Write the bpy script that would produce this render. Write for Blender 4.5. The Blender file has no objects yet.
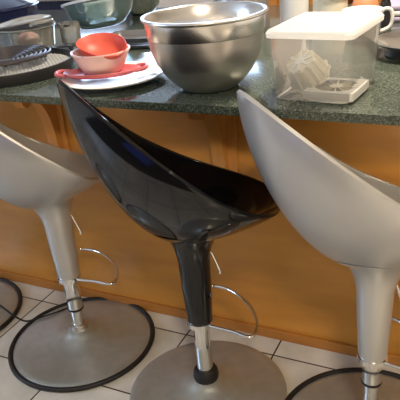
import bpy, bmesh, math, random
from mathutils import Vector, Matrix
random.seed(7)
PI = math.pi
S = bpy.context.scene
C = S.collection

# ------------------------------------------------------------------ layout
HC, TH, YE, YW = 0.828, 0.0227, 1.30, 1.4973
CAM_H = 1.2657
TILE, TX, TY = 0.3013, -1.4514, 1.4113

# ------------------------------------------------------------------ materials
def mat(name, col=(.8, .8, .8), rough=.5, metal=0., spec=.5, coat=0., coat_r=.05, trans=0., ior=1.45, alpha=1.):
    m = bpy.data.materials.new(name); m.use_nodes = True
    b = m.node_tree.nodes['Principled BSDF']
    b.inputs['Base Color'].default_value = (*col, 1)
    b.inputs['Roughness'].default_value = rough
    b.inputs['Metallic'].default_value = metal
    b.inputs['Specular IOR Level'].default_value = spec
    b.inputs['Coat Weight'].default_value = coat
    b.inputs['Coat Roughness'].default_value = coat_r
    b.inputs['Transmission Weight'].default_value = trans
    b.inputs['IOR'].default_value = ior
    b.inputs['Alpha'].default_value = alpha
    m['bsdf'] = 1
    return m

def nt(m): return m.node_tree.nodes, m.node_tree.links, m.node_tree.nodes['Principled BSDF']

def noise_tint(m, scale, c1, c2, lo=.35, hi=.65, stretch=(1, 1, 1), detail=4, bump=0., rough=None, coord='Object'):
    n, l, b = nt(m)
    tc = n.new('ShaderNodeTexCoord'); mp = n.new('ShaderNodeMapping'); mp.inputs['Scale'].default_value = stretch
    tx = n.new('ShaderNodeTexNoise'); tx.inputs['Scale'].default_value = scale; tx.inputs['Detail'].default_value = detail
    cr = n.new('ShaderNodeValToRGB')
    cr.color_ramp.elements[0].position = lo; cr.color_ramp.elements[0].color = (*c1, 1)
    cr.color_ramp.elements[1].position = hi; cr.color_ramp.elements[1].color = (*c2, 1)
    l.new(tc.outputs[coord], mp.inputs[0]); l.new(mp.outputs[0], tx.inputs[0])
    l.new(tx.outputs[0], cr.inputs[0]); l.new(cr.outputs[0], b.inputs['Base Color'])
    if bump:
        bp = n.new('ShaderNodeBump'); bp.inputs['Strength'].default_value = bump; bp.inputs['Distance'].default_value = .002
        l.new(tx.outputs[0], bp.inputs['Height']); l.new(bp.outputs[0], b.inputs['Normal'])
    if rough:
        mr = n.new('ShaderNodeMapRange'); mr.inputs[3].default_value = rough[0]; mr.inputs[4].default_value = rough[1]
        l.new(tx.outputs[0], mr.inputs[0]); l.new(mr.outputs[0], b.inputs['Roughness'])
    return m

def thin_glass(name, tint=(.93, .96, .95), rough=.03, gloss=1.0, haze=0.0, haze_col=(.9, .9, .88)):
    m = bpy.data.materials.new(name); m.use_nodes = True
    n, l = m.node_tree.nodes, m.node_tree.links
    n.remove(n['Principled BSDF']); out = n['Material Output']
    t = n.new('ShaderNodeBsdfTransparent'); t.inputs[0].default_value = (*tint, 1)
    g = n.new('ShaderNodeBsdfGlossy'); g.inputs['Roughness'].default_value = rough
    fr = n.new('ShaderNodeFresnel'); fr.inputs[0].default_value = 1.5
    ml = n.new('ShaderNodeMath'); ml.operation = 'MULTIPLY'; ml.inputs[1].default_value = gloss; ml.use_clamp = True
    mx = n.new('ShaderNodeMixShader')
    l.new(fr.outputs[0], ml.inputs[0]); l.new(ml.outputs[0], mx.inputs[0])
    l.new(t.outputs[0], mx.inputs[1]); l.new(g.outputs[0], mx.inputs[2])
    last = mx
    if haze:
        d = n.new('ShaderNodeBsdfDiffuse'); d.inputs[0].default_value = (*haze_col, 1)
        m2 = n.new('ShaderNodeMixShader'); m2.inputs[0].default_value = haze
        l.new(mx.outputs[0], m2.inputs[1]); l.new(d.outputs[0], m2.inputs[2]); last = m2
    l.new(last.outputs[0], out.inputs[0])
    return m

M = {}
M['wood'] = noise_tint(mat('orange_oak', rough=.38, coat=.25, coat_r=.25), 3.2, (.46, .19, .030), (.62, .285, .048), .25, .75, (1., 1., 5.), 6)
M['wood_stile'] = noise_tint(mat('oak_trim', rough=.36, coat=.25, coat_r=.2), 3., (.52, .22, .05), (.66, .31, .075), .25, .75, (7, 7, .8), 6)
M['wood_shadow'] = noise_tint(mat('oak_base_shadow', rough=.5), 3., (.36, .14, .026), (.46, .19, .036), .25, .75, (1, 7, 7), 5)  # darker oak tone for the shadow line at the island foot
M['silver'] = noise_tint(mat('silver_lacquer', rough=.36, metal=.5, coat=.3, coat_r=.12), 5, (.50, .49, .47), (.56, .55, .53), .3, .7, rough=(.30, .38))
M['black'] = mat('black_lacquer', (.004, .004, .005), .09, spec=.45, coat=.15, coat_r=.04)
M['chrome'] = mat('chrome', (.82, .81, .79), .09, 1.)
M['chrome_dull'] = mat('brushed_chrome', (.62, .60, .56), .22, 1.)
M['base'] = noise_tint(mat('satin_steel_base', rough=.3, metal=.6), 30, (.40, .41, .385), (.47, .48, .455), .3, .7, rough=(.27, .36))
M['steel'] = noise_tint(mat('bowl_steel', rough=.25, metal=1.), 8, (.62, .59, .56), (.72, .69, .66), .3, .7, (1, 1, 6), rough=(.30, .40))
M['steel_bright'] = mat('polished_steel', (.86, .84, .82), .14, 1.)
M['band'] = mat('brushed_band', (.88, .86, .84), .26, 1.)
M['rubber'] = mat('black_rubber', (.012, .010, .010), .55)
M['blackplastic'] = mat('black_plastic', (.018, .018, .02), .35)
M['darkiron'] = mat('dark_iron', (.10, .09, .09), .28, .7)
M['mesh'] = mat('woven_wire', (.75, .76, .75), .4, .6)
M['porcelain'] = mat('white_porcelain', (.86, .84, .80), .15, coat=.4)
M['redsil'] = mat('red_silicone', (.60, .095, .065), .45)
M['pinkplate'] = mat('coral_pink_plastic', (.60, .14, .16), .35)
M['pinkbowl'] = mat('pale_pink_plastic', (.90, .60, .56), .3, trans=.15)
M['cream'] = mat('cream_plastic', (.80, .76, .62), .35)
M['creamgrey'] = mat('blade_steel', (.34, .31, .27), .3, .6)
M['whiteplastic'] = mat('white_plastic', (.88, .88, .86), .35)
M['lidwhite'] = mat('white_lid', (.92, .92, .91), .35)
M['clear'] = thin_glass('clear_plastic', (.985, .98, .975), .08, 1.2, .16, (.98, .96, .94))
M['glass'] = thin_glass('clear_glass', (.94, .96, .95), .03, 3.5, .17, (.95, .94, .90))
M['aqua'] = thin_glass('aqua_glass', (.87, .95, .94), .03, 4.0, .14, (.50, .70, .70))
M['navy'] = mat('navy_enamel', (.012, .016, .06), .15, coat=.5)
M['greyboard'] = mat('grey_tray', (.22, .22, .23), .35, .5)
M['clay'] = mat('terracotta_orange', (.55, .24, .12), .5)
M['whitewall'] = mat('white_paint', (.72, .66, .56), .8)
M['ceil'] = mat('ceiling_paint', (.80, .77, .70), .9)
M['shade'] = mat('frosted_shade', (.9, .88, .82), .5)
M['lilac'] = mat('lilac_fabric', (.42, .38, .55), .8)
M['offwhite'] = mat('off_white_enamel', (.75, .76, .78), .3, coat=.3)
M['pinkfood'] = mat('pink_onion', (.72, .42, .38), .35)

def translucent(name, col, f):
    m = bpy.data.materials.new(name); m.use_nodes = True
    n, l = m.node_tree.nodes, m.node_tree.links; b = n['Principled BSDF']
    b.inputs['Base Color'].default_value = (*col, 1); b.inputs['Roughness'].default_value = .35
    tr = n.new('ShaderNodeBsdfTranslucent'); tr.inputs[0].default_value = (*col, 1)
    mx = n.new('ShaderNodeMixShader'); mx.inputs[0].default_value = f
    l.new(b.outputs[0], mx.inputs[1]); l.new(tr.outputs[0], mx.inputs[2]); l.new(mx.outputs[0], n['Material Output'].inputs[0])
    return m
M['lidwhite'] = translucent('white_lid', (.94, .94, .93), .55)
M['reflection_rug'] = noise_tint(mat('dark_reflection_rug', rough=.95), 60, (.020, .016, .014), (.045, .036, .03))  # dark surface for the unseen sheet added for reflections
M['blue'] = mat('blue_reflection', (.07, .14, .75), .8)  # blue of the unseen block added for a reflection
def lamp_mat(name, col, s):
    m = bpy.data.materials.new(name); m.use_nodes = True
    b = m.node_tree.nodes['Principled BSDF']
    b.inputs['Emission Color'].default_value = (*col, 1); b.inputs['Emission Strength'].default_value = s
    return m

# granite
g = mat('green_granite', rough=.13, coat=.3, coat_r=.06); n, l, b = nt(g)
tc = n.new('ShaderNodeTexCoord'); v = n.new('ShaderNodeTexVoronoi'); v.inputs['Scale'].default_value = 420
nz = n.new('ShaderNodeTexNoise'); nz.inputs['Scale'].default_value = 140; nz.inputs['Detail'].default_value = 3
ad = n.new('ShaderNodeMath'); ad.operation = 'MULTIPLY'
cr = n.new('ShaderNodeValToRGB'); e = cr.color_ramp.elements
e[0].position = .12; e[0].color = (.030, .040, .032, 1); e[1].position = .5; e[1].color = (.14, .17, .14, 1)
x = e.new(.27); x.color = (.055, .071, .055, 1)
l.new(tc.outputs['Object'], v.inputs[0]); l.new(tc.outputs['Object'], nz.inputs[0])
sp = n.new('ShaderNodeSeparateColor'); l.new(v.outputs['Color'], sp.inputs[0])
l.new(sp.outputs[0], ad.inputs[0]); l.new(nz.outputs[0], ad.inputs[1]); l.new(ad.outputs[0], cr.inputs[0])
l.new(cr.outputs[0], b.inputs['Base Color']); M['granite'] = g

# floor tiles: a grid of grout lines in world units
t = mat('cream_tile', rough=.22); n, l, b = nt(t)
tc = n.new('ShaderNodeTexCoord'); sx = n.new('ShaderNodeSeparateXYZ'); l.new(tc.outputs['Object'], sx.inputs[0])
def mth(op, a, bv):
    k = n.new('ShaderNodeMath'); k.operation = op
    for i, q in enumerate((a, bv)):
        if q is None: continue
        if isinstance(q, (int, float)): k.inputs[i].default_value = q
        else: l.new(q, k.inputs[i])
    return k.outputs[0]
ds = []
cells = []
for ax, off in ((0, TX), (1, TY)):
    u = mth('DIVIDE', mth('SUBTRACT', sx.outputs[ax], off), TILE)
    cells.append(mth('FLOOR', u, None))
    fr = mth('FRACT', u, None)
    ds.append(mth('MINIMUM', fr, mth('SUBTRACT', 1., fr)))
d = mth('MINIMUM', ds[0], ds[1])
gm = mth('LESS_THAN', d, .0085)
cb = n.new('ShaderNodeCombineXYZ'); l.new(cells[0], cb.inputs[0]); l.new(cells[1], cb.inputs[1])
wn = n.new('ShaderNodeTexWhiteNoise'); l.new(cb.outputs[0], wn.inputs[0])
nz = n.new('ShaderNodeTexNoise'); nz.inputs['Scale'].default_value = 9; nz.inputs['Detail'].default_value = 6
l.new(tc.outputs['Object'], nz.inputs[0])
cr = n.new('ShaderNodeValToRGB'); e = cr.color_ramp.elements
e[0].position = .3; e[0].color = (.54, .52, .46, 1); e[1].position = .7; e[1].color = (.76, .74, .69, 1)
mixf = mth('ADD', mth('MULTIPLY', nz.outputs[0], .8), mth('MULTIPLY', wn.outputs[0], .2)); l.new(mixf, cr.inputs[0])
mx = n.new('ShaderNodeMix'); mx.data_type = 'RGBA'
l.new(gm, mx.inputs[0]); l.new(cr.outputs[0], mx.inputs[6]); mx.inputs[7].default_value = (.06, .045, .035, 1)
l.new(mx.outputs[2], b.inputs['Base Color'])
bp = n.new('ShaderNodeBump'); bp.inputs['Strength'].default_value = .4; bp.inputs['Distance'].default_value = .002; bp.invert = True
l.new(gm, bp.inputs['Height']); l.new(bp.outputs[0], b.inputs['Normal'])
M['tile'] = t

# ------------------------------------------------------------------ helpers
def obj(name, bm, m, parent=None, smooth=True, angle=40):
    bmesh.ops.remove_doubles(bm, verts=bm.verts, dist=1e-6)
    bmesh.ops.recalc_face_normals(bm, faces=bm.faces)
    me = bpy.data.meshes.new(name); bm.to_mesh(me); bm.free()
    me.materials.append(m)
    if smooth:
        me.polygons.foreach_set('use_smooth', [True] * len(me.polygons))
        me.set_sharp_from_angle(angle=math.radians(angle))
    o = bpy.data.objects.new(name, me); C.objects.link(o)
    if parent: o.parent = parent
    return o

def tag(o, label, cat, group=None):
    o['label'] = label; o['category'] = cat
    if group: o['group'] = group
    return o

def thing(name, label, cat, loc=(0, 0, 0), rz=0., group=None):
    o = bpy.data.objects.new(name, None); C.objects.link(o)
    o.location = loc; o.rotation_euler = (0, 0, rz); o.empty_display_size = .1
    return tag(o, label, cat, group)

def struct(name, bm, m, **k):
    o = obj(name, bm, m, **k); o['kind'] = 'structure'; return o

def box(bm, lo, hi, bevel=0., seg=2, mtx=None):
    r = bmesh.ops.create_cube(bm, size=1.)
    vs = r['verts']
    c = [(lo[i] + hi[i]) / 2 for i in range(3)]; s = [hi[i] - lo[i] for i in range(3)]
    for v in vs: v.co = Vector((c[0] + v.co.x * s[0], c[1] + v.co.y * s[1], c[2] + v.co.z * s[2]))
    if bevel:
        es = list({e for v in vs for e in v.link_edges})
        r2 = bmesh.ops.bevel(bm, geom=es, offset=bevel, segments=seg, affect='EDGES', profile=.6)
        vs = list({v for f in r2['faces'] for v in f.verts} | {v for v in vs if v.is_valid})
    if mtx is not None: bmesh.ops.transform(bm, matrix=mtx, verts=[v for v in vs if v.is_valid])
    return bm

def lathe(bm, prof, seg=48, c=(0, 0, 0), close=False, mtx=None, sy=1., rfun=None):
    rings = []
    for (r, z) in prof:
        if r < 1e-6:
            rings.append([bm.verts.new((c[0], c[1], c[2] + z))] * seg); continue
        ring = []
        for i in range(seg):
            a = 2 * PI * i / seg; rr = r * (rfun(a, z) if rfun else 1)
            ring.append(bm.verts.new((c[0] + rr * math.cos(a), c[1] + sy * rr * math.sin(a), c[2] + z)))
        rings.append(ring)
    pairs = list(zip(rings[:-1], rings[1:]))
    if close: pairs.append((rings[-1], rings[0]))
    for a, b in pairs:
        for i in range(seg):
            j = (i + 1) % seg
            f = []
            for v in (a[i], a[j], b[j], b[i]):
                if v not in f: f.append(v)
            if len(f) >= 3:
                try: bm.faces.new(f)
                except ValueError: pass
    if mtx is not None: bmesh.ops.transform(bm, matrix=mtx, verts=list({v for r in rings for v in r}))
    return bm

def tube(bm, pts, r, seg=10, cyc=False, caps=True, flat=1.):
    pts = [Vector(p) for p in pts]; N = len(pts); rings = []
    up = None
    for i, p in enumerate(pts):
        a = pts[(i - 1) % N] if (cyc or i > 0) else p
        b = pts[(i + 1) % N] if (cyc or i < N - 1) else p
        t = (b - a).normalized()
        if up is None:
            up = Vector((0, 0, 1)) if abs(t.z) < .9 else Vector((1, 0, 0))
        u = (up - t * up.dot(t)).normalized(); w = t.cross(u); up = u
        rr = r[i] if isinstance(r, (list, tuple)) else r
        rings.append([bm.verts.new(p + u * math.cos(2 * PI * k / seg) * rr * flat + w * math.sin(2 * PI * k / seg) * rr) for k in range(seg)])
    pr = list(zip(rings[:-1], rings[1:]))
    if cyc: pr.append((rings[-1], rings[0]))
    for a, b in pr:
        for k in range(seg):
            bm.faces.new((a[k], a[(k + 1) % seg], b[(k + 1) % seg], b[k]))
    if caps and not cyc:
        bm.faces.new(rings[0][::-1]); bm.faces.new(rings[-1])
    return bm

def smooth_pts(pts, n=6):
    P = [Vector(p) for p in pts]; out = []
    for i in range(len(P) - 1):
        p0 = P[max(i - 1, 0)]; p1 = P[i]; p2 = P[i + 1]; p3 = P[min(i + 2, len(P) - 1)]
        for k in range(n):
            t = k / n
            out.append(.5 * ((2 * p1) + (p2 - p0) * t + (2 * p0 - 5 * p1 + 4 * p2 - p3) * t * t + (3 * p1 - p0 - 3 * p2 + p3) * t ** 3))
    out.append(P[-1]); return out

NB = bmesh.new
def R(d): return math.radians(d)

# ------------------------------------------------------------------ the room
RX0, RX1, RY0, RY1, RZ = -4.2, 2.6, -2.4, 4.4, 2.5
struct('floor', box(NB(), (RX0, RY0, -.05), (RX1, RY1, 0)), M['tile'], smooth=False)
struct('ceiling', box(NB(), (RX0, RY0, RZ), (RX1, RY1, RZ + .08)), M['ceil'], smooth=False)
def wall_with_hole(axis, pos, a0, a1, h0, h1, z0, z1, outward):
    bm = NB(); th = .12
    def bx(p0, p1, q0, q1):
        lo, hi = (pos, pos + th * outward) if outward > 0 else (pos - th, pos)
        if axis == 'x': box(bm, (lo, p0, q0), (hi, p1, q1))
        else: box(bm, (p0, lo, q0), (p1, hi, q1))
    if h0 is None: bx(a0, a1, 0, RZ)
    else:
        bx(a0, h0, 0, RZ); bx(h1, a1, 0, RZ); bx(h0, h1, 0, z0); bx(h0, h1, z1, RZ)
    return bm
WL = (-1.5, .3, .85, 2.15)       # window in the left wall (y0, y1, z0, z1)
WB = (-3.5, -1.7, 1.10, 2.2)    # window in the kitchen wall (x0, x1, z0, z1)
struct('wall_left', wall_with_hole('x', RX0, RY0, RY1, WL[0], WL[1], WL[2], WL[3], -1), M['whitewall'], smooth=False)
struct('wall_right', wall_with_hole('x', RX1, RY0, RY1, None, None, 0, 0, 1), M['whitewall'], smooth=False)
struct('wall_front', wall_with_hole('y', RY0, RX0, RX1, None, None, 0, 0, -1), M['whitewall'], smooth=False)
struct('wall_back', wall_with_hole('y', RY1, RX0, RX1, WB[0], WB[1], WB[2], WB[3], 1), M['whitewall'], smooth=False)
bm = NB()
for (y0, y1) in ((WL[0], WL[0] + .05), (WL[1] - .05, WL[1]), ((WL[0] + WL[1]) / 2 - .02, (WL[0] + WL[1]) / 2 + .02)):
    box(bm, (RX0 - .09, y0, WL[2]), (RX0 - .03, y1, WL[3]))
for (z0, z1) in ((WL[2], WL[2] + .05), (WL[3] - .05, WL[3])): box(bm, (RX0 - .085, WL[0], z0), (RX0 - .035, WL[1], z1))
w = struct('window_1', bm, M['offwhite'], smooth=False)
bm = NB()
for (x0, x1) in ((WB[0], WB[0] + .05), (WB[1] - .05, WB[1]), ((WB[0] + WB[1]) / 2 - .02, (WB[0] + WB[1]) / 2 + .02)):
    box(bm, (x0, RY1 + .03, WB[2]), (x1, RY1 + .09, WB[3]))
for (z0, z1) in ((WB[2], WB[2] + .05), (WB[3] - .05, WB[3])): box(bm, (WB[0], RY1 + .035, z0), (WB[1], RY1 + .085, z1))
struct('window_2', bm, M['offwhite'], smooth=False)

# ------------------------------------------------------------------ island
isl = thing('kitchen_island', 'long orange oak kitchen island body under the green granite worktop', 'kitchen island')
IX0, IX1, IYB = -3.6, 1.6, 2.72
obj('cabinet_body', box(NB(), (IX0, YW, 0), (IX1, IYB, HC - TH)), M['wood'], isl, smooth=False)
seams = [-3.08, -2.48, -1.88, -1.28, -.68, -.08, .52, 1.12]
for xs in (-2.48, -1.885, -1.29, -.695, .495):
    zt, zb_ = HC - TH, .47
    bm = NB()
    box(bm, (xs - .036, YW - .012, zb_), (xs - .006, YW + .001, zt), .003)
    box(bm, (xs + .006, YW - .012, zb_), (xs + .036, YW + .001, zt), .003)
    box(bm, (xs - .007, YW - .005, zb_ + .01), (xs + .007, YW + .001, zt))
    obj('corbel_backplate', bm, M['wood_stile'], isl, smooth=False)
obj('base_shadow_strip', box(NB(), (IX0, YW - .012, 0), (IX1, YW + .001, .035), .003), M['wood_shadow'], isl, smooth=False)  # dark strip standing in for the shadow line where the island meets the floor
def corbel(xs):
    z1 = HC - TH
    # side profile in (y, z), swept across x
    pr = [(YW, z1), (1.345, z1), (1.340, z1 - .018), (1.350, z1 - .034), (1.366, z1 - .036), (1.378, z1 - .028)]
    for k in range(11):
        a = k / 10
        pr.append((1.390 + .068 * math.sin(a * PI / 2) , z1 - .030 - .155 * (1 - math.cos(a * PI / 2))))
    pr += [(1.470, z1 - .225), (YW, z1 - .235)]
    bm = NB(); w_ = .019
    A = [bm.verts.new((xs - w_, y, z)) for y, z in pr]; B = [bm.verts.new((xs + w_, y, z)) for y, z in pr]
    bm.faces.new(A[::-1]); bm.faces.new(B)
    for i in range(len(pr)):
        j = (i + 1) % len(pr); bm.faces.new((A[i], A[j], B[j], B[i]))
    return bm
for xs in (-2.48, -1.885, -1.29, -.705, .495):
    obj('corbel', corbel(xs), M['wood_stile'], isl, angle=30)
tag(obj('granite_worktop', box(NB(), (IX0 - .1, YE, HC - TH), (IX1 + .1, IYB + .05, HC), .003, 2), M['granite'], angle=50),
    'speckled dark green polished granite worktop on the oak island', 'worktop')

# ------------------------------------------------------------------ bar stools
P = dict(ab=.2390, af=.2503, w=.2446, c=.2248, zb=.4540, zf=.0787, q=1.6285, nb=1.7768, mb=1.6269, nf=1.3, mf=1.05, e=1.0412, k=4.)
def shell_mesh(h, off, da=0., dz=0., df=0., t=.011):
    ab, af, zb = P['ab'] + da, P['af'] + df, P['zb'] + dz
    NT, NR = 96, 30
    th = [2 * PI * i / NT for i in range(NT)]
    rr = [((k / NR) ** .75 if k < NR else 1.) for k in range(1, NR + 1)]
    rr = [1 - (1 - k / NR) ** 1.7 for k in range(1, NR + 1)]
    def pt(a, r):
        s = (1 - math.cos(a)) / 2; ct = math.cos(a); sn = math.sin(a)
        x = (af if ct > 0 else ab) * ct
        y = P['w'] * math.copysign(abs(sn) ** P['e'], sn) * (1 - P['c'] * s ** P['k'])
        z = P['zf'] + (zb - P['zf']) * s ** P['q']
        n = P['nf'] + (P['nb'] - P['nf']) * s; m = P['mf'] + (P['mb'] - P['mf']) * s
        g = 1 - max(1 - r ** n, 0) ** (1 / m)
        # round the very bottom so the bowl has no point
        r0 = .10; 
        return Vector((r * x, r * y, z * g))
    G = [[pt(a, r) for a in th] for r in rr]
    cen = Vector((0, 0, 0))
    # normals (pointing inward/up)
    def nrm(k, i):
        a = G[k][(i - 1) % NT]; b = G[k][(i + 1) % NT]
        c = G[k - 1][i] if k > 0 else cen; d = G[min(k + 1, NR - 1)][i]
        v = (b - a).cross(d - c)
        v.normalize()
        if k == NR - 1:
            c2 = G[k - 1][i]; v = (b - a).cross(G[k][i] - c2).normalized()
        w_ = Vector((0, 0, .25 + .0)) - G[k][i]; w_.z = .35
        return v if v.dot(w_) > 0 else -v
    bm = NB(); O = Vector((off[0], off[1], h))
    outer = [[bm.verts.new(O + p) for p in row] for row in G]
    inner = [[bm.verts.new(O + G[k][i] + nrm(k, i) * t) for i in range(NT)] for k in range(NR)]
    mid = []
    for i in range(NT):
        e_ = (G[-1][i] - G[-2][i]).normalized()
        mid.append(bm.verts.new(O + G[-1][i] + nrm(NR - 1, i) * t * .5 + e_ * t * .42))
    co = bm.verts.new(O); ci = bm.verts.new(O + Vector((0, 0, t)))
    def strip(A, B):
        for i in range(NT):
            j = (i + 1) % NT; bm.faces.new((A[i], A[j], B[j], B[i]))
    for k in range(NR - 1): strip(outer[k], outer[k + 1]); strip(inner[k + 1], inner[k])
    strip(outer[-1], mid); strip(mid, inner[-1])
    for i in range(NT):
        j = (i + 1) % NT
        bm.faces.new((co, outer[0][j], outer[0][i])); bm.faces.new((ci, inner[0][i], inner[0][j]))
    return bm

def stool(x, y, phi, h, off, label, body, zsleeve, ring=True, deltas=(0, 0, 0), collar_black=False, ringoff=(0, 0)):
    t = thing('bar_stool', label, 'bar stool', (x, y, 0), phi, 'bar stools along the island')
    c_, s_ = math.cos(-phi), math.sin(-phi)
    ox, oy = c_ * off[0] - s_ * off[1], s_ * off[0] + c_ * off[1]
    obj('seat_shell', shell_mesh(h, (ox, oy), *deltas), body, t, angle=50)
    # neck: tapered sleeve flaring into the shell, its top drifting under the middle of the shell
    bm = NB(); seg = 40
    ab_, af_, zb_ = P['ab'] + deltas[0], P['af'] + deltas[2], P['zb'] + deltas[1]
    def shell_z(x, y):
        x -= ox; y -= oy
        u = x / (af_ if x > 0 else ab_); v_ = y / P['w']; r_ = min(.99, math.hypot(u, v_)); al_ = math.atan2(v_, u)
        s_ = (1 - math.cos(al_)) / 2
        n_ = P['nf'] + (P['nb'] - P['nf']) * s_; m_ = P['mf'] + (P['mb'] - P['mf']) * s_
        return h + (P['zf'] + (zb_ - P['zf']) * s_ ** P['q']) * (1 - (1 - r_ ** n_) ** (1 / m_))
    pr = [(0, .2485), (.030, .2485), (.033, .252), (.0345, .27), (.037, .32), (.0395, .37), (.0415, h - .075)]
    rings = []
    for r, z in pr:
        if r == 0: rings.append([bm.verts.new((0, 0, z))] * seg)
        else: rings.append([bm.verts.new((r * math.cos(2 * PI * i / seg), r * math.sin(2 * PI * i / seg), z)) for i in range(seg)])
    for k in range(1, 13):
        u = k / 12 * PI / 2; ring_ = []
        for i in range(seg):
            a = 2 * PI * i / seg; r = .0415 + .0685 * (1 - math.cos(u))
            zs = shell_z(.110 * math.cos(a), .110 * math.sin(a)) + .003
            ring_.append(bm.verts.new((r * math.cos(a), r * math.sin(a), (h - .075) + (zs - h + .075) * math.sin(u))))
        rings.append(ring_)
    for a, b_ in zip(rings[:-1], rings[1:]):
        for i in range(seg):
            j = (i + 1) % seg; f = []
            for v_ in (a[i], a[j], b_[j], b_[i]):
                if v_ not in f: f.append(v_)
            bm.faces.new(f)
    obj('neck', bm, body, t, angle=50)
    # chrome column
    bm = NB()
    if zsleeve < .24:
        lathe(bm, [(.024, .2485), (.0245, zsleeve + .004), (.0235, zsleeve), (.019, zsleeve), (.019, .058), (0, .058)], 32)
    else:
        lathe(bm, [(.0225, .2485), (.0225, .058), (0, .058)], 32)
    obj('gas_lift_column', bm, M['chrome'], t)
    if zsleeve < .24:
        obj('sleeve_ring', lathe(NB(), [(.0195, zsleeve - .004), (.0248, zsleeve - .004), (.0253, zsleeve), (.0248, zsleeve + .003), (.0195, zsleeve + .003)], 32), M['rubber'], t)
    if collar_black:
        obj('base_collar', lathe(NB(), [(.0225, .096), (.030, .095), (.034, .088), (.036, .072), (.034, .060), (.0225, .058)], 36), M['rubber'], t)
    else:
        obj('base_collar', lathe(NB(), [(.0195, .080), (.025, .079), (.028, .072), (.028, .064), (.031, .060), (.0195, .058)], 36), M['chrome_dull'], t)
    # trumpet foot
    obj('base_disc', lathe(NB(), [(0, .004), (.220, .004), (.2255, .007), (.2255, .010), (.222, .0125), (.205, .0145), (.17, .018), (.13, .0235), (.095, .031), (.065, .041), (.045, .052), (.034, .062), (.0, .063)], 96), M['base'], t, angle=50)
    if ring:
        bm = NB(); rp = []
        for k in range(72):
            a = 2 * PI * k / 72; rp.append((ringoff[0] + .2335 * math.cos(a), ringoff[1] + .2335 * math.sin(a), .0090))
        tube(bm, rp, .0080, 10, cyc=True)
        obj('rubber_ring', bm, M['rubber'], t)
    # footrest: D shaped chrome loop
    zc = .256; rf = .172; al = R(56)
    cl = lathe(NB(), [(.0335, zc - .008), (.0365, zc - .007), (.0365, zc + .007), (.0335, zc + .008)], 32, close=True)
    pts = []
    path = []
    for wx, wy in ((.031, -.011), (.060, -.012), (.100, -.013), (.135, -.020), (.152, -.018), (.158, -.002), (.150, .036), (.125, .078), (.094, .113), (.052, .145), (.010, .164), (-.030, .168), (-.046, .158), (-.046, .135), (-.030, .085), (-.012, .032)):
        q = Matrix.Rotation(-.8658, 2) @ Vector((wx, wy)); path.append((q.x, q.y, zc))
    tube(cl, smooth_pts(path, 3), .0048, 10)
    obj('footrest', cl, M['chrome'], t, angle=60)
    # lift lever
    a = R(22) - phi
    dx, dy = math.cos(a), math.sin(a)
    p0 = (.030 * dx, .030 * dy, h - .034)
    lv = [p0, (p0[0] + .014 * dx, p0[1] + .014 * dy, h - .038), (p0[0] + .022 * dx, p0[1] + .022 * dy, h - .058), (p0[0] + .034 * dx, p0[1] + .034 * dy, h - .096)]
    bm = NB(); tube(bm, smooth_pts(lv, 5), .0034, 8)
    lathe(bm, [(0, .006), (.0042, .004), (.0042, -.008), (0, -.009)], 10, c=lv[-1])
    obj('lift_lever', bm, M['chrome'], t)
    return t

stool(-1.1602, 1.2638, 1.0333, .5100, (-.0397, -.0297), 'silver bar stool with its whole black-ringed foot in view, left of the black stool', M['silver'], .140, True, (.0006, .0169, -.0406))
stool(-.6678, 1.1920, .8658, .5092, (-.0189, -.0082), 'glossy black bar stool with scooped shell and bare silver foot, between two silver ones', M['black'], .25, False, (0, 0, 0), True)
stool(-.2119, 1.2013, .7580, .5000, (-.0141, .0169), 'silver bar stool with large shell at the right edge, right of the black stool', M['silver'], .182, True, (.0510, -.0060, -.0274))
stool(-1.7086, 1.2357, 1.10, .5100, (-.0397, -.0297), 'silver bar stool showing only a sliver of black-ringed foot at the left edge', M['silver'], .140, True, (.0006, .0169, -.0406))

cord = smooth_pts([(-1.62, 1.335, .022), (-1.53, 1.305, .019), (-1.478, 1.288, .0165), (-1.43, 1.285, .006), (-1.391, 1.287, .0165), (-1.345, 1.33, .021), (-1.315, 1.385, .0165), (-1.29, 1.43, .0165)], 6)
bm = NB(); tube(bm, cord, .0032, 8)
tag(obj('rubber_cord', bm, M['rubber']), 'thin black rubber strip lying across the feet of the two leftmost stools', 'cord')

# ------------------------------------------------------------------ on the worktop
Z = HC
# big mixing bowl
bx_, by_ = -.708, 1.452
t = thing('mixing_bowl', 'large brushed stainless steel mixing bowl with polished band below its rim', 'bowl', (bx_, by_, Z))
prof = [(0, .000), (.055, .000), (.072, .004), (.096, .020), (.120, .046), (.139, .076), (.151, .108), (.156, .140)]
inn = [(.1545, .140), (.149, .109), (.137, .078), (.118, .049), (.094, .023), (.070, .007), (.050, .003), (0, .003)]
obj('bowl_body', lathe(NB(), prof + inn, 96, mtx=Matrix.Diagonal((.965, .965, 1.04, 1))), M['steel'], t, angle=60)
obj('polished_band', lathe(NB(), [(.1561, .140), (.1580, .142), (.1605, .178), (.1670, .1805), (.1695, .1845), (.1675, .188), (.1620, .1885), (.1580, .185), (.1545, .140)], 96, mtx=Matrix.Diagonal((.965, .965, 1.04, 1))), M['band'], t, angle=60)

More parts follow.
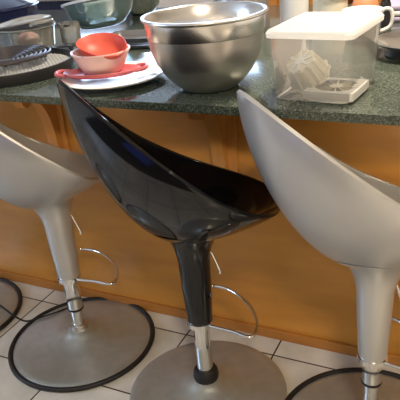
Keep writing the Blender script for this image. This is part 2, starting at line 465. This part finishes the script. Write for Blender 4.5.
# clear container with white lid
t = thing('storage_container', 'clear plastic box with bright white lid at the worktop edge', 'container', (-.397, 1.468, Z), R(-5))
def rbox(bm, w, d, z, r, n=5):
    out = []
    for cx, cy, a0 in ((w - r, d - r, 0), (-w + r, d - r, 90), (-w + r, -d + r, 180), (w - r, -d + r, 270)):
        for k in range(n + 1):
            a = R(a0 + 90 * k / n); out.append(bm.verts.new((cx + r * math.cos(a), cy + r * math.sin(a), z)))
    return out
def loft(bm, secs, cap0=True, cap1=True):
    rs = [rbox(bm, *s) for s in secs]
    for a, b in zip(rs[:-1], rs[1:]):
        for i in range(len(a)):
            j = (i + 1) % len(a); bm.faces.new((a[i], a[j], b[j], b[i]))
    if cap0: bm.faces.new(rs[0][::-1])
    if cap1: bm.faces.new(rs[-1])
    return bm
obj('container_body', loft(NB(), [(.088, .104, .001, .016), (.092, .108, .005, .018), (.098, .118, .150, .018), (.100, .120, .156, .018)], True, False), M['clear'], t, angle=50)
obj('container_lid', loft(NB(), [(.1005, .121, .150, .018), (.105, .127, .151, .020), (.106, .128, .161, .020), (.102, .124, .167, .020), (.094, .116, .167, .018), (.091, .113, .164, .016)]), M['lidwhite'], t, angle=40)

def radial_grid(bm, r, z, h, n=12, t_=.0016, hub=.014):
    for k in range(n):
        m_ = Matrix.Translation((0, 0, z)) @ Matrix.Rotation(2 * PI * k / n, 4, 'Z')
        box(bm, (hub, -t_, 0), (r, t_, h), mtx=m_)
    lathe(bm, [(0, z), (hub, z), (hub, z + h), (0, z + h)], 20)
    return bm
# slicer frame with round blade grid
t = thing('blade_frame', 'white square slicer frame with round radial blade grid inside the clear box', 'slicer blade', (-.362, 1.430, Z + .006), R(-5)); t.scale = (1.12, 1.12, 1.15)
bm = NB(); N = 48; r_ = .045; outr = []
sq = []
for k in range(N):
    a = 2 * PI * k / N; c, s = math.cos(a), math.sin(a); m_ = max(abs(c), abs(s)); f = .054 / m_ if m_ > .8 else .054 / m_ * .985
    sq.append((f * c, f * s))
layers = []
for z in (0, .016):
    layers.append(([bm.verts.new((x, y * 1.06, z)) for x, y in sq], [bm.verts.new((r_ * math.cos(2 * PI * k / N), r_ * math.sin(2 * PI * k / N), z)) for k in range(N)]))
for k in range(N):
    j = (k + 1) % N
    (o0, i0), (o1, i1) = layers
    for q in ((o0[k], o0[j], o1[j], o1[k]), (i0[j], i0[k], i1[k], i1[j]), (o1[k], o1[j], i1[j], i1[k]), (o0[j], o0[k], i0[k], i0[j])): bm.faces.new(q)
obj('frame', bm, M['whiteplastic'], t, angle=35)
obj('radial_blades', radial_grid(NB(), .0452, .009, .006, 14, .0011), M['cream'], t, smooth=False)
obj('blade_plate', lathe(NB(), [(0, .002), (.0452, .002), (.0452, .005), (0, .005)], 40), M['creamgrey'], t)
# fluted cup lying tilted
t = thing('slicer_cup', 'cream fluted plastic cup tipped over inside the clear box', 'slicer cup', (-.440, 1.432, Z + .062))
t.rotation_euler = (R(30), R(-22), R(0)); t.scale = (.98, .98, .85)
fl = lambda a, z: 1 + .035 * (1 if math.sin(12 * a) > 0 else -1)
obj('cup_body', lathe(NB(), [(0, .030), (.036, .030), (.040, .026), (.049, -.028), (.054, -.030), (.054, -.036), (.048, -.036), (.036, .022), (0, .024)], 96, rfun=fl), M['cream'], t, angle=35)
obj('cup_spokes', radial_grid(NB(), .035, .0295, .004, 8, .003, .012), M['whiteplastic'], t, smooth=False)

# white plate, coral plate, bowls
tag(obj('dinner_plate', lathe(NB(), [(0, .004), (.070, .004), (.078, 0), (.084, 0), (.090, .006), (.118, .013), (.148, .019), (.150, .0215), (.147, .0235), (.116, .017), (.088, .010), (0, .009)], 72, c=(-1.022, 1.468, Z)), M['porcelain']),
    'white round porcelain plate under the coral tray, beside the steel bowl', 'plate')
bm = NB()
lathe(bm, [(0, .0), (.090, .0), (.100, .003), (.110, .011), (.114, .013), (.112, .0155), (.106, .014), (.094, .006), (0, .004)], 64, c=(0, 0, 0), sy=.52)
for s in (-1, 1):
    tube(bm, smooth_pts([(s * .100, -.030, .012), (s * .124, -.024, .014), (s * .132, 0, .0145), (s * .124, .024, .014), (s * .100, .030, .012)], 5), .006, 8)
t = obj('serving_tray', bm, M['pinkplate']); t.location = (-1.055, 1.458, Z + .022); t.rotation_euler = (0, 0, R(24))
tag(t, 'coral red oval tray with end handles on the white plate', 'tray')
t = obj('pink_bowl', lathe(NB(), [(0, 0), (.050, 0), (.056, .004), (.070, .024), (.083, .050), (.087, .053), (.086, .056), (.081, .055), (.066, .026), (.052, .006), (0, .004)], 56), M['pinkbowl'])
t.scale = (1, 1, 1.15); t.location = (-1.060, 1.475, Z + .027)
tag(t, 'pale pink plastic bowl standing on the coral tray', 'bowl')
# red silicone bowl resting tilted in the pink bowl, rim pinched
bm = NB()
def pinch(a, z): return 1 + (.10 * math.cos(2 * a) + .05 * math.cos(3 * a + .6)) * max(0, z) / .06
lathe(bm, [(0, 0), (.036, .001), (.055, .014), (.068, .034), (.076, .060), (.078, .062), (.076, .064), (.073, .060), (.065, .036), (.052, .017), (.034, .004), (0, .003)], 60, rfun=pinch)
t = obj('silicone_bowl', bm, M['redsil']); t.location = (-1.055, 1.482, Z + .066); t.rotation_euler = (R(6), R(13), R(-25)); t.scale = (.98, .95, .68)
tag(t, 'red orange silicone bowl leaning inside the pale pink bowl', 'bowl')

# round tray with wire mesh, ribbed trivet
t = thing('splatter_tray', 'round shallow black rimmed tray with pale mesh floor at the left worktop edge', 'tray', (-1.460, 1.525, Z)); t.scale = (.97, .97, 1)
obj('tray_rim', lathe(NB(), [(.200, 0), (.211, .002), (.216, .030), (.214, .036), (.209, .036), (.204, .012), (.190, .010), (.190, 0)], 80, close=True), M['blackplastic'], t)
obj('tray_floor', lathe(NB(), [(0, .010), (.205, .010), (.205, .0135), (0, .0135)], 64), M['blackplastic'], t)
bm = NB()
for k in range(-11, 12):
    L_ = math.sqrt(.2 ** 2 - (k * .017) ** 2)
    tube(bm, [(-L_, k * .017, .017), (L_, k * .017, .017)], .0021, 5); tube(bm, [(k * .017, -L_, .0172), (k * .017, L_, .0172)], .0021, 5)
obj('wire_mesh', bm, M['mesh'], t)
bm = NB()
for k in range(9):
    r = .022 + k * .0155; z = .0070 + .0022 * k
    tube(bm, [(r * math.cos(2 * PI * i / 48), r * math.sin(2 * PI * i / 48), z) for i in range(48)], .0046, 7, cyc=True)
for k in range(6):
    a = PI * k / 3 + .2; tube(bm, [(.01 * math.cos(a), .01 * math.sin(a), .0015), (.148 * math.cos(a), .148 * math.sin(a), .019)], .0035, 6)
lathe(bm, [(0, .0005), (.016, .001), (.020, .010), (0, .012)], 24)
t = obj('ribbed_trivet', bm, M['darkiron']); t.location = (-1.500, 1.555, Z + .0235)
tag(t, 'dark round trivet of concentric ribs lying on the mesh tray', 'trivet')

# glass casserole with lid and pieces inside
cx, cy = -1.655, 1.850
t = thing('glass_casserole', 'round clear glass casserole with tilted glass lid, behind the ribbed trivet', 'casserole', (cx, cy, Z))
obj('glass_bowl', lathe(NB(), [(0, .002), (.085, .002), (.098, .010), (.108, .078), (.112, .083), (.116, .086), (.113, .090), (.106, .086), (.102, .078), (.094, .014), (0, .007)], 56), M['glass'], t)
lm = Matrix.Translation((-.03, .02, .098)) @ Matrix.Rotation(R(-7), 4, 'Y')
obj('glass_lid', lathe(NB(), [(0, .015), (.030, .014), (.080, .009), (.108, .0), (.112, -.002), (.112, .003), (.080, .013), (.03, .018), (0, .019)], 56, mtx=lm), M['glass'], t)
bm = NB(); tube(bm, smooth_pts([(.07, -.05, .098), (.105, -.075, .108), (.135, -.03, .112), (.125, .01, .108), (.09, .0, .1)], 6), .0055, 8)
obj('rim_handle', bm, M['glass'], t)
def blob(name, c, r, m_, label, cat, sc=(1, 1, .7), rot=0):
    bm = NB(); bmesh.ops.create_uvsphere(bm, u_segments=24, v_segments=14, radius=r)
    for v_ in bm.verts:
        k = 1 + .06 * math.sin(5 * v_.co.x / r + 2) * math.cos(4 * v_.co.y / r)
        v_.co = Vector((v_.co.x * sc[0] * k, v_.co.y * sc[1] * k, v_.co.z * sc[2]))
    o = obj(name, bm, m_); o.location = c; o.rotation_euler = (0, 0, rot); return tag(o, label, cat)
blob('food_piece', (cx + .030, cy - .032, Z + .044), .038, M['pinkfood'], 'pinkish rounded piece of food seen inside the glass casserole', 'food', (1.1, 1, .8))
blob('food_piece', (cx - .042, cy - .036, Z + .038), .042, M['cream'], 'cream pale lump of food inside the glass casserole, left of the pink piece', 'food', (.95, .9, .65))

# drinking glass with steel rim
t = thing('glass_tumbler', 'short clear glass tumbler with metal rim, between casserole and red bowl', 'tumbler', (-1.535, 1.960, Z))
obj('glass_body', lathe(NB(), [(0, .0), (.034, .0), (.037, .004), (.040, .076), (.037, .076), (.034, .008), (0, .006)], 40), M['glass'], t)
obj('metal_rim', lathe(NB(), [(.0365, .070), (.0412, .070), (.0415, .080), (.0365, .080)], 40, close=True), M['steel_bright'], t)
bm = NB(); box(bm, (-.028, -.018, 0), (.028, .018, .022), .005, 3)
t = obj('kitchen_timer', bm, M['blackplastic']); t.location = (-1.47, 1.83, Z); t.rotation_euler = (0, 0, R(20))
tag(t, 'small black box shaped gadget with grey face in front of the tumbler', 'gadget')
o = obj('gadget_face', box(NB(), (-.020, -.0195, .006), (.020, -.0178, .017)), M['greyboard'], t, smooth=False)

# aqua glass bowl, tray, knives
t = thing('aqua_glass_bowl', 'large aqua tinted glass bowl behind the red bowl', 'bowl', (-1.500, 2.14, Z + .026))
t.rotation_euler = (R(-6), R(-9), 0); t.scale = (1., 1., 1.)
obj('glass_bowl', lathe(NB(), [(0, 0), (.06, 0), (.09, .010), (.125, .050), (.145, .105), (.150, .110), (.146, .114), (.140, .108), (.120, .053), (.086, .014), (0, .006)], 64), M['aqua'], t)
bm = NB(); lathe(bm, [(.141, .104), (.152, .104), (.153, .113), (.142, .114)], 64, close=True)
obj('rim_highlight', bm, M['offwhite'], t)  # off-white ring painted in as the bright highlight along the glass rim
t = obj('baking_tray', loft(NB(), [(.125, .075, 0, .018), (.135, .085, .022, .02), (.138, .088, .024, .02), (.135, .085, .025, .02), (.130, .08, .022, .02), (.121, .071, .004, .018)]), M['greyboard'], angle=40)
t.location = (-1.255, 2.02, Z); t.rotation_euler = (0, 0, R(10))
tag(t, 'grey rectangular baking tray behind the two black handled knives', 'tray')
for i, (x_, y_, lab) in enumerate(((-1.19, 1.872, 'black handled knife, nearer one of the pair beside the steel bowl'), (-1.17, 1.912, 'black handled knife, farther one of the pair by the grey tray'))):
    t = thing('kitchen_knife', lab, 'knife', (x_, y_, Z + .008), R(14), 'knives beside the steel bowl')
    bm = NB(); box(bm, (-.07, -.009, -.0065), (.05, .009, .0065), .004, 3); obj('handle', bm, M['blackplastic'], t)
    bm = NB(); vs = [bm.verts.new(q) for q in ((.048, -.010, 0), (.048, .012, 0), (.17, .012, 0), (.21, -.006, 0), (.19, -.010, 0))]
    f = bm.faces.new(vs); r = bmesh.ops.extrude_face_region(bm, geom=[f]); bmesh.ops.translate(bm, vec=(0, 0, .0016), verts=[e_ for e_ in r['geom'] if isinstance(e_, bmesh.types.BMVert)])
    obj('blade', bm, M['steel_bright'], t, smooth=False)

# small dark steel bowl behind, pots, canisters
tag(obj('steel_bowl', lathe(NB(), [(0, 0), (.04, 0), (.07, .010), (.095, .045), (.105, .085), (.108, .088), (.105, .090), (.102, .085), (.091, .047), (.068, .014), (0, .004)], 56, c=(-1.60, 2.60, Z)), M['steel_bright']),
    'small polished steel bowl behind the large mixing bowl, top of the picture', 'bowl')
t = thing('steel_pot', 'tall stainless steel stock pot behind the large mixing bowl', 'pot', (-.915, 2.20, Z))
obj('pot_body', lathe(NB(), [(0, 0), (.098, 0), (.102, .004), (.102, .150), (.106, .153), (.1, .156), (.098, .15), (.098, .006), (0, .005)], 56), M['steel'], t)
bm = NB(); tube(bm, smooth_pts([(.100, -.035, .12), (.128, -.03, .125), (.136, 0, .126), (.128, .03, .125), (.100, .035, .12)], 5), .005, 8)
obj('pot_handle', bm, M['steel_bright'], t)
tag(obj('flour_canister', lathe(NB(), [(0, 0), (.048, 0), (.052, .004), (.052, .125), (.055, .127), (.055, .150), (.05, .154), (0, .155)], 40, c=(-.725, 2.24, Z)), M['offwhite']),
    'off white round canister beside the steel pot, behind the white lid', 'canister', 'canisters behind the clear box')
tag(obj('cream_canister', lathe(NB(), [(0, 0), (.058, 0), (.062, .004), (.062, .10), (.066, .102), (.066, .122), (.06, .126), (0, .127)], 40, c=(-.60, 2.27, Z)), M['cream']),
    'cream round canister behind the white lid, left of the orange jar', 'canister', 'canisters behind the clear box')
tag(obj('orange_jar', lathe(NB(), [(0, 0), (.040, 0), (.046, .010), (.050, .06), (.040, .095), (.034, .10), (.036, .112), (0, .113)], 40, c=(-.475, 2.27, Z)), M['clay']),
    'orange brown jar standing behind the white lid', 'jar')
tag(obj('pepper_mill', lathe(NB(), [(0, 0), (.022, 0), (.023, .02), (.016, .05), (.019, .075), (.014, .09), (.020, .105), (.012, .122), (0, .126)], 28, c=(-.405, 2.27, Z)), M['blackplastic']),
    'dark narrow pepper mill right of the orange jar', 'mill')

# clear jug with white handle, platter
t = thing('measuring_jug', 'clear plastic jug with curved white handle beside the white lid', 'jug', (-.432, 2.03, Z), R(24)); t.scale = (.85, .85, .85)
obj('jug_body', lathe(NB(), [(0, 0), (.058, 0), (.062, .004), (.072, .105), (.074, .108), (.070, .108), (.059, .008), (0, .006)], 44), M['clear'], t)
bm = NB(); tube(bm, smooth_pts([(.066, 0, .098), (.082, 0, .112), (.104, 0, .106), (.110, 0, .075), (.100, 0, .045), (.064, 0, .03)], 6), .007, 10)
obj('jug_handle', bm, M['whiteplastic'], t)
obj('jug_cover', lathe(NB(), [(0, .109), (.072, .109), (.076, .108), (.076, .116), (.070, .120), (0, .121)], 44), M['whiteplastic'], t)
t = thing('steel_platter', 'polished steel platter with dark foot at the right edge of the worktop', 'platter', (-.225, 1.87, Z))
obj('platter_dish', lathe(NB(), [(0, .024), (.085, .024), (.125, .032), (.138, .040), (.140, .043), (.136, .044), (.12, .036), (.084, .028), (0, .028)], 64), M['steel_bright'], t)
obj('platter_foot', lathe(NB(), [(0, 0), (.100, 0), (.104, .004), (.090, .024), (0, .025)], 48), M['blackplastic'], t)

t = thing('folded_towel', 'folded lilac towel at the top right corner of the worktop', 'towel', (-.30, 2.44, Z), R(12)); t.scale = (.9, .9, .9)
for k in range(3):
    obj('towel_fold', box(NB(), (-.14 + .004 * k, -.09, .022 * k + .001), (.14 - .003 * k, .09 - .004 * k, .022 * k + .021), .009, 4), M['lilac'] if k != 1 else M['offwhite'], t)
# navy pot at top left
t = thing('navy_pot', 'wide navy blue enamel roasting pot at the top left corner', 'pot', (-2.18, 2.20, Z))
obj('pot_body', lathe(NB(), [(0, 0), (.20, 0), (.225, .012), (.235, .10), (.242, .104), (.238, .108), (.228, .102), (.218, .014), (0, .006)], 64), M['navy'], t)
obj('pot_lid', lathe(NB(), [(.238, .108), (.236, .114), (.18, .142), (.09, .156), (0, .160), (0, .152), (.09, .148), (.236, .106)], 64), M['navy'], t)
t = thing('glass_jar', 'small clear square jar standing in front of the navy pot', 'jar', (-1.965, 1.985, Z))
obj('jar_body', loft(NB(), [(.030, .030, 0, .008), (.032, .032, .004, .008), (.032, .032, .105, .008), (.026, .026, .115, .008)], True, False), M['glass'], t)
obj('jar_lid', loft(NB(), [(.029, .029, .113, .008), (.030, .030, .116, .008), (.030, .030, .130, .008), (.027, .027, .133, .008)]), M['steel_bright'], t)

# ------------------------------------------------------------------ kitchen run beyond the island
t = thing('oven', 'dark navy built in oven front beyond the island, top left', 'oven', (-3.0, 3.80, 0))
obj('oven_body', box(NB(), (-.6, .0, .0), (.6, .595, .90), .004), M['navy'], t, smooth=False)
bm = NB(); tube(bm, [(-.4, -.035, .74), (.4, -.035, .74)], .010, 10)
for s in (-.38, .38): tube(bm, [(s, -.035, .74), (s, .002, .74)], .008, 8)
obj('oven_handle', bm, M['chrome_dull'], t)
t = thing('dishwasher', 'white dishwasher front beyond the island', 'dishwasher', (-2.05, 3.80, 0))
obj('dishwasher_body', box(NB(), (-.33, .0, .0), (.33, .595, .88), .006), M['offwhite'], t, smooth=False)
obj('control_strip', box(NB(), (-.32, -.012, .77), (.32, .004, .86), .004), M['greyboard'], t, smooth=False)
for i, (x_, lab) in enumerate(((-1.33, 'oak base cabinet beyond the island, next to the dishwasher'), (-.49, 'oak base cabinet beyond the island, second from the dishwasher'), (.35, 'oak base cabinet beyond the island, third from the dishwasher'))):
    t = thing('base_cabinet', lab, 'cabinet', (x_, 3.80, 0), 0, 'base cabinets beyond the island')
    obj('cabinet_box', box(NB(), (-.37, .02, .0), (.37, .595, .88)), M['wood'], t, smooth=False)
    for s in (-1, 1):
        d_ = obj('door', box(NB(), (min(s * .01, s * .36), .0, .10), (max(s * .01, s * .36), .021, .86), .004), M['wood_stile'], t, smooth=False)
        bm = NB(); lathe(bm, [(0, 0), (.010, 0), (.012, .008), (.006, .018), (0, .02)], 16, mtx=Matrix.Translation((s * .05, .001, .74)) @ Matrix.Rotation(PI / 2, 4, 'X'))
        obj('knob', bm, M['chrome_dull'], d_)

tag(obj('reflection_rug', box(NB(), (-2.7, -1.3, .0005), (-.35, .38, .012), .004), M['reflection_rug'], smooth=False), 'dark brown sheet added out of view on the seating side to darken reflections', 'reflection_rug')  # unseen dark sheet, added so the black shell reflects a dark floor
bm = NB(); box(bm, (-.26, -.22, 0), (.26, .22, .13), .055, 5)
t = obj('blue_reflection_cushion', bm, M['blue']); t.location = (-1.25, -.12, .0125); t.rotation_euler = (0, 0, R(30))  # unseen blue block, added to put a blue reflection on the black shell
tag(t, 'blue block added out of view to give the black stool a blue reflection', 'reflection_cushion')

# ------------------------------------------------------------------ ceiling lamps
WARM = (1., .83, .62)
def ceiling_lamp(x, y, r, power, label):
    t = thing('ceiling_lamp', label, 'lamp', (x, y, RZ - .09), 0, 'round ceiling lamps')
    obj('lamp_ring', lathe(NB(), [(r, .02), (r + .02, .02), (r + .02, .089), (r, .089)], 48, close=True), M['offwhite'], t)
    obj('lamp_diffuser', lathe(NB(), [(0, .03), (r, .045), (r, .05), (0, .05)], 48), lamp_mat('lamp_glow', WARM, 8), t)
    L = bpy.data.lights.new('lamp_light', 'AREA'); L.shape = 'DISK'; L.size = 2 * r; L.energy = power; L.color = WARM
    o = bpy.data.objects.new('lamp_light', L); C.objects.link(o); o.parent = t; o.location = (0, 0, .02)
ceiling_lamp(-.2, 1.95, .16, 62, 'round warm ceiling lamp above the clear box')
ceiling_lamp(.5, -.5, .20, 46, 'round warm ceiling lamp added out of view on the seating side')  # added source out of view, lights and reflects from the seating side

# daylight
W = bpy.data.worlds.new('daylight'); S.world = W; W.use_nodes = True
bg = W.node_tree.nodes['Background']; bg.inputs[0].default_value = (.50, .68, 1., 1); bg.inputs[1].default_value = 10.
for (loc, rot, sx_, sy_, p) in (((RX0 - .02, (WL[0] + WL[1]) / 2, 1.5), (0, R(-90), 0), 1.3, 1.8, 0), ):
    L = bpy.data.lights.new('window_portal', 'AREA'); L.shape = 'RECTANGLE'; L.size = sx_; L.size_y = sy_; L.cycles.is_portal = True
    o = bpy.data.objects.new('window_portal', L); C.objects.link(o); o.location = loc; o.rotation_euler = rot
L = bpy.data.lights.new('window_portal', 'AREA'); L.shape = 'RECTANGLE'; L.size = 1.8; L.size_y = 1.1; L.cycles.is_portal = True
o = bpy.data.objects.new('window_portal', L); C.objects.link(o); o.location = ((WB[0] + WB[1]) / 2, RY1 + .02, 1.65); o.rotation_euler = (R(-90), 0, 0)

# ------------------------------------------------------------------ camera
cd = bpy.data.cameras.new('camera'); cam = bpy.data.objects.new('camera', cd); C.objects.link(cam)
F = Vector((-.42377251, .79770082, -.42905741)); RR = Vector((.89845121, .43028729, -.08739715)); U = Vector((-.11490117, .42252367, .89903919))
m = Matrix((RR, U, -F)).transposed().to_4x4(); m.translation = (0, 0, CAM_H)
cam.matrix_world = m
cd.sensor_width = 36; cd.lens = 615.95 / 400 * 36; cd.clip_start = .02
S.camera = cam
S.view_settings.view_transform = 'Standard'; S.view_settings.look = 'None'; S.view_settings.gamma = 1
S.view_settings.exposure = 0.0
